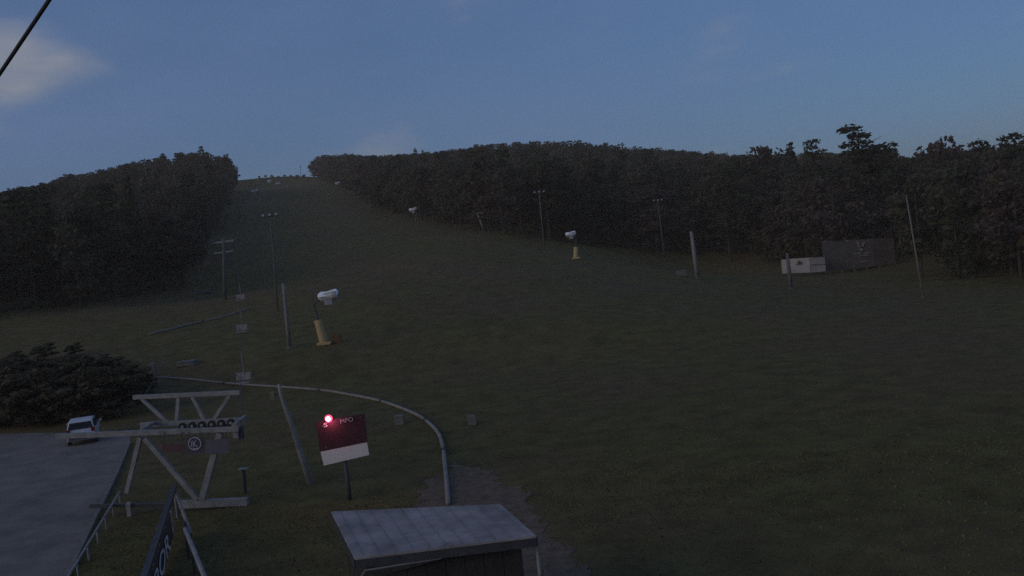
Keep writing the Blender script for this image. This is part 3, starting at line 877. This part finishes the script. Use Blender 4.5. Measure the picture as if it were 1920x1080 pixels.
def chair(rope, py, label):
    best = None
    for a, b in zip(rope[:-1], rope[1:]):
        for j in range(10):
            q = a.lerp(b, j / 10); x, y = project(q + Vector((0, 0, -1.8)))
            if best is None or abs(y[0] - py) < best[0]: best = (abs(y[0] - py), q)
    q = best[1]
    o = thing('lift_chair', q, label, 'lift chair', 'chairs hanging on the lift')
    MB().tube([q, q + Vector((.05, 0, -.2)), q + Vector((.05, .1, -1.4))], .03, 6).build('hanger', M_galv(), o)
    MB().box(q + Vector((0, -.1, -1.85)), (.95, .4, .06)).build('seat', M_galv(), o, bevel=.02)
    MB().box(q + Vector((0, .12, -1.5)), (.95, .05, .45)).build('backrest', M_galv(), o, bevel=.02)
    for s_ in (-.48, .48):
        MB().tube([q + Vector((s_, .12, -1.3)), q + Vector((s_, -.1, -1.55)), q + Vector((s_, -.28, -1.85))], .025, 6).build('armrest', M_dark(), o)
hydrant(289, 706, 9, 26, 'slim pale hydrant standing at the far left end of the curving pipe', M_hyd)
chair(ropes[1], 716, 'lift chair hanging lowest on the right rope, just above the station top beam')
chair(ropes[1], 620, 'lift chair hanging on the right rope near the upper straight pipe')
chair(ropes[1], 562, 'lift chair hanging highest on the right rope, below the lift tower arm')

# hilltop hut and mast
o = thing('top_station', topst, 'tiny dark hut on the bare hilltop beside the left wood', 'hut')
MB().box(topst + Vector((0, 0, 1.2)), (3.4, 3, 2.8)).build('wall', M_wood(), o)
MB().hexa([topst + Vector((sx * 2.2, sy * 2, 2.6)) for sx, sy in ((-1, -1), (1, -1), (1, 1), (-1, 1))], [topst + Vector((sx * .9, sy * 1.9, 3.7)) for sx, sy in ((-1, -1), (1, -1), (1, 1), (-1, 1))]).build('roof', M_dark(), o)
b = hit(564, 333); t_ = at(563, 309, b.y)
o = thing('radio_mast', b, 'very thin mast on the hilltop in the gap between the woods', 'mast')
MB().tube([b, t_], [.18, .09], 8).build('mast', M_pdark, o)
MB().bar(t_ + Vector((-.8, 0, -1.5)), t_ + Vector((.8, 0, -1.5)), .12).build('antenna_arm', M_dark(), o)

# power cable across the top left corner
a, b = at(-160, 372, 6.0), at(330, -360, 4.0)
P = []
for j in range(25):
    t = j / 24; q = a.lerp(b, t); q.z -= 4 * t * (1 - t) * .012; P.append(q)
mid = None
o = MB().tube(P, .0112, 8).build('power_cable', mat('black_cable', (.045, .048, .055), .7, 0, .2, 3.0), origin=P[0], smooth=True)
tag(o, 'thick black cable crossing the sky in the upper left corner', 'cable')

# ------------------------------------------------------------------ trees
def leafmat(name, a, b_):
    mt = mat(name, b_, 0.8, 0, 0, 0.35, c2=a, spec=0.15)
    t = mt.node_tree; pb = t.nodes['Principled BSDF']
    tr = t.nodes.new('ShaderNodeBsdfTranslucent'); ms = t.nodes.new('ShaderNodeMixShader'); ms.inputs[0].default_value = 0.4
    t.links.new(pb.inputs['Base Color'].links[0].from_socket, tr.inputs['Color'])
    t.links.new(pb.outputs[0], ms.inputs[1]); t.links.new(tr.outputs[0], ms.inputs[2])
    t.links.new(ms.outputs[0], t.nodes['Material Output'].inputs['Surface'])
    return mt
LEAF = [leafmat('olive_foliage', (0.072, 0.064, 0.042), (0.135, 0.118, 0.075)),
        leafmat('rusty_foliage', (0.078, 0.058, 0.048), (0.14, 0.108, 0.086)),
        leafmat('green_foliage', (0.066, 0.064, 0.042), (0.125, 0.12, 0.074)),
        leafmat('needle_foliage', (0.045, 0.05, 0.032), (0.1, 0.105, 0.06))]
M_bark = mat('bark', (0.05, 0.042, 0.036), 0.95, 0, 0.35, 1.5, bump=0.3)

def cards(centres, size, r, flat_=0.0, droop=None):
    """leaf clumps: one small bent quad per centre with a random tilt"""
    n = len(centres)
    a = r.normal(size=(n, 3)); 
    if flat_: a[:, 2] *= (1 - flat_)
    a /= np.linalg.norm(a, axis=1)[:, None]
    b = r.normal(size=(n, 3))
    if flat_: b[:, 2] *= (1 - flat_)
    b -= a * (a * b).sum(1)[:, None]; b /= np.linalg.norm(b, axis=1)[:, None]
    sz = size * r.uniform(0.6, 1.3, (n, 1))
    a = a * sz; b = b * sz * r.uniform(0.5, 0.9, (n, 1))
    c = np.asarray(centres)
    V = np.stack([c - a, c - b * .8, c + a, c + b], 1).reshape(-1, 3)
    return V, np.arange(4 * n).reshape(n, 4)

def crown_broadleaf(r, H, ncl, per, size, low=0.16):
    cz = H * (0.5 + low / 2); rz_ = H * (1 - low) / 2; rx = H * r.uniform(0.24, 0.31)
    C = []
    while len(C) < ncl:
        p = r.uniform(-1, 1, 3)
        d = np.linalg.norm(p)
        if 0.35 < d < 0.95:
            k = 1 - 0.25 * max(0, p[2])
            C.append((p[0] * rx * k, p[1] * rx * k, cz + p[2] * rz_))
    C = np.array(C)
    pts_ = []
    for c in C:
        q = r.normal(size=(per, 3)); q /= np.linalg.norm(q, axis=1)[:, None]
        q *= r.uniform(0.5, 1.0, (per, 1)) * H * r.uniform(0.07, 0.12)
        q[:, 2] *= 0.75
        pts_.append(c + q)
    return cards(np.concatenate(pts_), size, r)

def crown_spruce(r, H, layers, per, size):
    pts_ = []
    for i in range(layers):
        t = (i + r.uniform(-.3, .3)) / layers
        z = H * (0.08 + 0.92 * t); rad = H * 0.19 * (1 - t) ** 0.85 + 0.15
        n = max(3, int(per * (1 - 0.7 * t)))
        ang = r.uniform(0, 2 * np.pi, n); rr_ = rad * r.uniform(0.3, 1.0, n) ** 0.6
        pts_.append(np.stack([np.cos(ang) * rr_, np.sin(ang) * rr_, z - rr_ * 0.35 + r.uniform(-.2, .2, n)], 1))
    return cards(np.concatenate(pts_), size, r, 0.45)

def crown_pine(r, H, plates, per, size, spread=0.17, start=0.55):
    pts_ = []
    for i in range(plates):
        t = i / max(1, plates - 1)
        z = H * (start + (1 - start) * 0.97 * t)
        ang = r.uniform(0, 6.28); off = H * spread * r.uniform(0.1, 0.55) * (1 - .55 * t)
        rad = H * spread * r.uniform(0.5, 0.8) * (1 - .25 * t)
        a_ = r.uniform(0, 2 * np.pi, per); q = rad * np.sqrt(r.uniform(0, 1, per))
        pts_.append(np.stack([np.cos(ang) * off + np.cos(a_) * q, np.sin(ang) * off + np.sin(a_) * q, z + r.normal(0, H * .012, per) - (q / rad) ** 2 * H * .012], 1))
    return cards(np.concatenate(pts_), size, r, 0.5)

def trunk_mb(r, H, top, rad, limbs):
    mb = MB()
    bend = r.uniform(-.03, .03, 2) * H
    mb.tube([(0, 0, -.6), (0, 0, .2), (bend[0] * .4, bend[1] * .4, H * top * .5), (bend[0], bend[1], H * top)], [rad * 1.35, rad, rad * .7, rad * .25], 7)
    for k in range(limbs):
        t = r.uniform(.35, .85); a_ = r.uniform(0, 6.28); z = H * top * t; L_ = H * r.uniform(.12, .22)
        p = Vector((bend[0] * t, bend[1] * t, z))
        q = p + Vector((math.cos(a_) * L_, math.sin(a_) * L_, L_ * .55))
        mb.tube([p, p.lerp(q, .5) + Vector((0, 0, .15)), q], [rad * .35, rad * .25, rad * .08], 5, caps=False)
    return mb
PROTO = {}
def proto(kind, i, H, crown, tr, leaf):
    cm = np_mesh(kind + '_crown', crown[0], crown[1], leaf)
    tm = bpy.data.meshes.new(kind + '_trunk'); tm.from_pydata([tuple(v) for v in tr.v], [], tr.f); tm.update(); tm.materials.append(M_bark)
    PROTO.setdefault(kind, []).append((H, cm, tm, crown))
for i in range(6):
    r = np.random.default_rng(100 + i)
    proto('broadleaf_tree', i, 15, crown_broadleaf(r, 15, 30, 56, 0.36, low=0.05), trunk_mb(r, 15, .8, .24, 6), LEAF[i % 3])
for i in range(3):
    r = np.random.default_rng(200 + i)
    proto('spruce_tree', i, 18, crown_spruce(r, 18, 30, 26, 0.55), trunk_mb(r, 18, .97, .22, 0), LEAF[3])
for i in range(3):
    r = np.random.default_rng(300 + i)
    proto('pine_tree', i, 19, crown_pine(r, 19, 13, 90, 0.36, .2, .3), trunk_mb(r, 19, .95, .24, 7), LEAF[3])
for i in range(2):
    r = np.random.default_rng(400 + i)
    proto('shrub', i, 4, crown_broadleaf(r, 4, 26, 50, 0.17, low=0.0), trunk_mb(r, 4, .7, .06, 4), LEAF[2 - 2 * i])
LOW = {'broadleaf_tree': [crown_broadleaf(np.random.default_rng(500 + i), 15, 26, 14, 0.62, .05) for i in range(4)],
       'spruce_tree': [crown_spruce(np.random.default_rng(520 + i), 18, 24, 14, 0.7) for i in range(2)],
       'pine_tree': [crown_pine(np.random.default_rng(540 + i), 19, 11, 30, 0.6, .2, .35) for i in range(2)]}
LOWH = {'broadleaf_tree': 15, 'spruce_tree': 18, 'pine_tree': 19}

def plant(kind, P, H, wscale, label, group, cat='tree', i=None):
    pr = PROTO[kind]
    H0, cm, tm, _ = pr[random.randrange(len(pr)) if i is None else i]
    o = thing(kind, P, label, cat, group)
    s_ = H / H0
    o.scale = (s_ * wscale, s_ * wscale, s_); o.rotation_euler = (0, 0, random.uniform(0, 6.28))
    for nm, me_ in (('crown', cm), ('trunk', tm)):
        c = bpy.data.objects.new(nm, me_); col.objects.link(c); c.parent = o
    return o

YL = np.array([(-900, 690), (-250, 628), (0, 601), (200, 575), (380, 546), (395, 500), (414, 450), (434, 400), (441, 360), (449, 333)])
YR_ = np.array([(576, 331), (600, 338), (640, 352), (700, 391), (780, 414), (900, 432), (1000, 446), (1100, 464), (1300, 488), (1460, 505), (1700, 519), (1920, 529), (2200, 540), (2900, 560)])
SKY_L = [(-900, 470), (-200, 395), (0, 362), (40, 352), (75, 347), (120, 331), (170, 323), (215, 313), (265, 301), (300, 293), (340, 286), (400, 287), (430, 292), (440, 303), (446, 318), (449, 332)]
SKY_R = [(577, 325), (582, 303), (598, 292), (640, 288), (690, 292), (740, 291), (770, 289), (850, 281), (900, 271), (950, 269), (1010, 265), (1080, 264), (1130, 267), (1200, 273), (1250, 278), (1310, 283),
         (1380, 290), (1440, 292), (1480, 289), (1510, 285), (1560, 272), (1640, 271), (1668, 277), (1690, 297), (1705, 297), (1735, 288), (1800, 284), (1820, 278), (1870, 274), (1920, 272), (2300, 230), (2900, 180)]
def azel(px, py):
    d = ray(px, py); return math.atan2(d.x, d.y), math.atan2(d.z, math.hypot(d.x, d.y))
SKY_A = np.array([azel(*p) for p in SKY_L + SKY_R])
GAP0, GAP1 = azel(450, 332)[0], azel(575, 330)[0]
sp_ = 6.3
X, Y = np.meshgrid(np.arange(-420, 420, sp_), np.arange(85, 720, sp_))
X = (X + rng.uniform(-2.4, 2.4, X.shape)).ravel(); Y = (Y + rng.uniform(-2.4, 2.4, Y.shape)).ravel()
Z = ground(X, Y)
AZ = np.arctan2(X, Y)
keep = (np.abs(AZ) < R(42))
X, Y, Z, AZ = X[keep], Y[keep], Z[keep], AZ[keep]
PX, PY = project(np.stack([X, Y, Z], 1))
mrg = 3.6 * F / Y
inL = (PX + mrg < 449) & (PY < np.interp(PX + mrg * .6, YL[:, 0], YL[:, 1]))
inR = (PX - mrg > 578) & (PY < np.interp(PX, YR_[:, 0], YR_[:, 1]))
keep = inL | inR
keep &= ~((PX > 1405) & (PX < 1715) & (Y < 158)) 
X, Y, Z, AZ, inL = X[keep], Y[keep], Z[keep], AZ[keep], inL[keep]
D = np.hypot(X, Y)
order = np.argsort(D)
NB = 3400
a0, a1 = -R(42), R(42)
prof = np.full(NB, -1.0)
cand = []
for j in order:
    kind = rng.choice(['broadleaf_tree', 'spruce_tree', 'pine_tree'], p=[.78, .1, .12])
    H = {'broadleaf_tree': rng.uniform(12, 18), 'spruce_tree': rng.uniform(13, 20), 'pine_tree': rng.uniform(15, 20)}[kind]
    lim = np.interp(AZ[j], SKY_A[:, 0], SKY_A[:, 1]) - abs(rng.normal(0, 0.0017)) + 0.0008
    zmax = CAMZ + math.tan(lim) * D[j]
    if Z[j] + H > zmax:
        H = zmax - Z[j]
        if H < 5: continue
        if H < 11: kind = 'broadleaf_tree'
    rad = 0.27 * max(H, 10)
    top = math.atan2(Z[j] + H - CAMZ, D[j]); base = math.atan2(Z[j] - CAMZ, D[j])
    half = rad / D[j]
    b0 = max(0, int((AZ[j] - half - a0) / (a1 - a0) * NB)); b1_ = min(NB, int((AZ[j] + half - a0) / (a1 - a0) * NB) + 1)
    if b1_ <= b0: continue
    seg = prof[b0:b1_]
    vis = np.clip(top - np.maximum(seg, base), 0, None)
    area = vis.sum() * F * (a1 - a0) / NB * F
    if area < 3: continue
    tt = np.linspace(-1, 1, b1_ - b0)
    el = base + (top - base) * (1 - 0.55 * tt ** 2 - .12)
    prof[b0:b1_] = np.maximum(seg, el)
    inside = abs(AZ[j]) < R(31)
    cand.append((area if inside else 0, j, kind, H))
cand.sort(key=lambda c: -c[0])
# trees that stand clear above the skyline, each where the photograph has it
special = [(1430, 268, 210, 'broadleaf_tree', .8, 'round crowned tree rising alone above the right wood skyline, left of the other pines'),
           (1480, 266, 205, 'spruce_tree', 1.0, 'pointed spruce standing above the skyline left of the tallest pine'),
           (1521, 261, 195, 'pine_tree', .55, 'slim upright pine on the skyline just left of the tallest pine'),
           (1660, 268, 180, 'pine_tree', .7, 'low broad pine at the right side of the tallest pine, before the sky notch'),
           (1640, 269, 182, 'broadleaf_tree', .8, 'broadleaf tree directly under the right side of the tallest pine'),
           (1757, 254, 170, 'broadleaf_tree', .75, 'round topped tree standing alone right of the notch in the right skyline'),
           (1842, 262, 160, 'pine_tree', .7, 'flat topped pine near the right edge of the frame, left one of two'),
           (1890, 251, 150, 'pine_tree', .8, 'tall spreading pine at the right edge of the frame'),
           (376, 272, 420, 'spruce_tree', 1.1, 'single pointed spruce poking above the top of the left wood'),
           (76, 341, 290, 'spruce_tree', 1.1, 'pointed spruce on the skyline of the left wood, near the frame edge'),
           (118, 326, 300, 'broadleaf_tree', 1.0, 'round tree bulging above the skyline far left'),
           (305, 286, 380, 'spruce_tree', 1.3, 'small spruce tip on the skyline in the middle of the left wood'),
           (778, 277, 500, 'spruce_tree', 1.2, 'pointed spruce above the skyline at the left part of the right wood'),
           (792, 280, 500, 'spruce_tree', 1.1, 'smaller spruce immediately right of the pointed one on the far skyline')]
r = np.random.default_rng(77)
H = 21.0
proto('tall_pine', 0, 21, crown_pine(r, 21, 9, 150, 0.36, .17, .45), trunk_mb(r, 21, .95, .28, 8), LEAF[3])
p = at(1601, 236, 182)
o = plant('tall_pine', (p.x, p.y, gz(p.x, p.y)), p.z - gz(p.x, p.y), 1.35, 'tallest pine with flat tiered crown, standing out above the right wood skyline', None)
o.name = 'pine_tree'
for x, y, Yd, kind, ws, lab in special:
    p = at(x, y, Yd); z = gz(p.x, p.y)
    plant(kind, (p.x, p.y, z), max(6, p.z - z) * (1.09 if kind == 'broadleaf_tree' else 1.0), ws * (1.45 if kind == 'pine_tree' else 1.15), lab, 'trees standing out on the skyline')
random.seed(21)
NI = 270
LANDMARK = [(-9999, 'beyond the parking lot'), (100, 'above the parked car'), (230, 'above the lift station'), (340, 'next to the lift tower'), (560, 'below the hilltop'), (700, 'behind the farthest white gun'),
            (840, 'behind the leaning lance'), (960, 'behind the left floodlight'), (1050, 'behind the small gun'), (1150, 'behind the middle floodlight'), (1265, 'behind the thick pole'), (1350, 'left of the white board'),
            (1450, 'above the white board'), (1540, 'above the billboard'), (1670, 'behind the thin pole'), (1800, 'near the right frame edge')]
words = {'broadleaf_tree': 'broadleaf tree', 'spruce_tree': 'spruce', 'pine_tree': 'pine'}
plur = {'broadleaf_tree': 'broadleaf trees', 'spruce_tree': 'spruces', 'pine_tree': 'pines'}
rest = []
for n_, (area, j, kind, H) in enumerate(cand):
    if n_ < NI and area > 0:
        side = 'left' if inL[j] else 'right'
        x_, y_ = project((X[j], Y[j], Z[j]))
        lowx = np.interp(x_[0], (YL if side == 'left' else YR_)[:, 0], (YL if side == 'left' else YR_)[:, 1]) - y_[0] < 14
        i_ = int(rng.integers(len(PROTO[kind])))
        hue = ('olive', 'rusty brown', 'dull green')[i_ % 3] if kind == 'broadleaf_tree' else 'dusky'
        mark = [k for k in LANDMARK if k[0] <= x_[0]][-1][1]
        if lowx:
            where = 'fronting the %s wood %s' % (side, mark)
        else:
            topv = math.atan2(Z[j] + H - CAMZ, D[j])
            nearsky = np.interp(AZ[j], SKY_A[:, 0], SKY_A[:, 1]) - topv < 0.012
            where = ('crowning the %s wood %s' if nearsky else 'amid the %s wood %s') % (side, mark)
        size = 'tall' if H > 15.5 else 'low'
        ws_ = rng.choice([rng.uniform(.82, .95), rng.uniform(1.15, 1.3)])
        lab = '%s %s %s %s %s' % (size, 'slender' if ws_ < 1 else 'broad', hue, words[kind], where)
        plant(kind, (X[j], Y[j], Z[j]), H, ws_, lab, '%s %s' % (plur[kind], where), i=i_)
    else:
        rest.append((j, kind, H))
VS, FS, MI, o_ = [], [], [], 0
for j, kind, H in rest:
    lib = LOW[kind]; V, Fq = lib[rng.integers(len(lib))]
    s_ = H / LOWH[kind]; a_ = rng.uniform(0, 6.28); ca, sa = math.cos(a_), math.sin(a_)
    wv = s_ * rng.uniform(.95, 1.25) * (1.25 if H < 11 else 1)
    V2 = np.stack([(V[:, 0] * ca - V[:, 1] * sa) * wv + X[j], (V[:, 0] * sa + V[:, 1] * ca) * wv + Y[j], V[:, 2] * s_ + Z[j]], 1)
    VS.append(V2); FS.append(Fq + o_); o_ += len(V2)
    MI.append(np.full(len(Fq), 3 if kind != 'broadleaf_tree' else rng.integers(0, 3)))
me = np_mesh('woodland', np.concatenate(VS), np.concatenate(FS), LEAF[0])
for lm_ in LEAF[1:]: me.materials.append(lm_)
me.polygons.foreach_set('material_index', np.concatenate(MI).astype(np.int32))
wo = bpy.data.objects.new('woodland', me); col.objects.link(wo)
tag(wo, 'dusky mixed wood covering both hillsides behind the nearer trees', 'woodland', kind='stuff')
print('trees', len(cand), 'single', NI, 'rest', len(rest), 'quads', len(me.polygons))

# shrubs behind the car and along the far edge of the lot
sh = [(8, 800, 4.6), (48, 797, 4.0), (92, 794, 4.4), (140, 790, 3.8), (186, 788, 4.2), (228, 782, 3.6), (20, 762, 4.0), (75, 757, 4.3), (130, 752, 3.7), (190, 748, 4.1), (-40, 790, 4.4), (246, 755, 3.2)]
ordn = ('outermost left', 'second from left', 'third from left', 'fourth from left', 'fifth from left', 'sixth from left', 'rightmost')
fr_ = sorted([q for q in sh if q[1] > 775]); bk_ = sorted([q for q in sh if q[1] <= 775])
for row, nm in ((fr_, 'front'), (bk_, 'back')):
    for k, (x, y, H) in enumerate(row):
        p = hit(x, y)
        plant('shrub', p, H, random.uniform(1.7, 2.1), 'dark dense shrub, %s in the %s row of the thicket behind the car' % (ordn[k], nm), 'shrubs behind the parked car', 'shrub')
extra = [(-30, 735, 3.0), (12, 722, 2.6), (52, 738, 2.4), (98, 728, 3.0), (150, 716, 2.2), (214, 726, 2.6), (262, 738, 1.8), (30, 690, 2.4), (84, 676, 2.8), (140, 668, 2.2), (196, 690, 1.9)]
for rname, lo_, hi_ in (('just above the car thicket', 700, 800), ('halfway to the left wood', 660, 699), ):
    for k, (x, y, H) in enumerate(sorted(q for q in extra if lo_ <= q[1] <= hi_)):
        plant('shrub', hit(x, y), H * (1.0 if y > 700 else .7), random.uniform(2.2, 2.9), 'low dark bush %s, %s' % (rname, (ordn[:6] + ('seventh from left', 'rightmost'))[k]), 'bushes on the rough left slope', 'bush')
for k in range(10):
    p = hit(462 + k * 12.0, 333 + (k % 3) * .6)
    plant('shrub', p, random.uniform(1.6, 2.8), 1.8, 'tiny low shrub on the bare hilltop between the two woods', 'shrubs on the hilltop', 'shrub')

# ------------------------------------------------------------------ grass
r = np.random.default_rng(5)
n = 90000
y = 14 + 52 * r.uniform(0, 1, n) ** 1.1
y = np.where(r.uniform(size=n) < sstep(34, 66, y), 14 + (y - 14) * .4, y)
x = y * r.uniform(-.66, .66, n)
PXX, PYY = project(np.stack([x, y, np.zeros(n)], 1))
def in_poly(px_, py_, poly):
    res = np.zeros(px_.shape, bool); k = len(poly)
    for i in range(k):
        (xa, ya), (xb, yb) = poly[i], poly[(i + 1) % k]
        c = ((ya > py_) != (yb > py_)) & (px_ < (xb - xa) * (py_ - ya) / (yb - ya + 1e-9) + xa)
        res ^= c
    return res
bad = in_poly(x, y, [flat(-400, 830)[:2], flat(0, 810)[:2], flat(248, 810)[:2], flat(246, 832)[:2], flat(222, 892)[:2], flat(134, 1080)[:2], flat(50, 1260)[:2], (-60, 14)])
bad |= in_poly(x, y, [flat(775, 946)[:2], flat(838, 875)[:2], flat(862, 860)[:2], flat(905, 866)[:2], flat(985, 930)[:2], flat(1075, 990)[:2], flat(1180, 1120)[:2], flat(560, 1110)[:2]]) & (r.uniform(size=n) < .7)
bad |= in_poly(x, y, [tuple(Vector(q).xy) for q in wq])
x, y = x[~bad], y[~bad]; n = len(x)
z = ground(x, y)
h = r.uniform(.02, .055, n) * (1 + .7 * (r.uniform(size=n) < .1)); wd = h * r.uniform(.35, .8, n)
a_ = r.uniform(0, 6.28, n); lx, ly = r.normal(0, .35, n) * h, r.normal(0, .35, n) * h
c = np.stack([x, y, z - .02], 1)
d = np.stack([np.cos(a_) * wd, np.sin(a_) * wd, 0 * a_], 1)
t_ = c + np.stack([lx, ly, h], 1)
V = np.stack([c - d, c + d, t_ + d * .35, t_ - d * .3], 1).reshape(-1, 3)
me = np_mesh('grass', V, np.arange(4 * n).reshape(n, 4), mat('grass_blades', (0.155, 0.14, 0.062), 0.9, 0, 0, 0.15, c2=(0.105, 0.092, 0.045), spec=0.1))
go = bpy.data.objects.new('grass', me); col.objects.link(go)
tag(go, 'short rough grass tufts covering the foot of the slope', 'grass', kind='stuff')
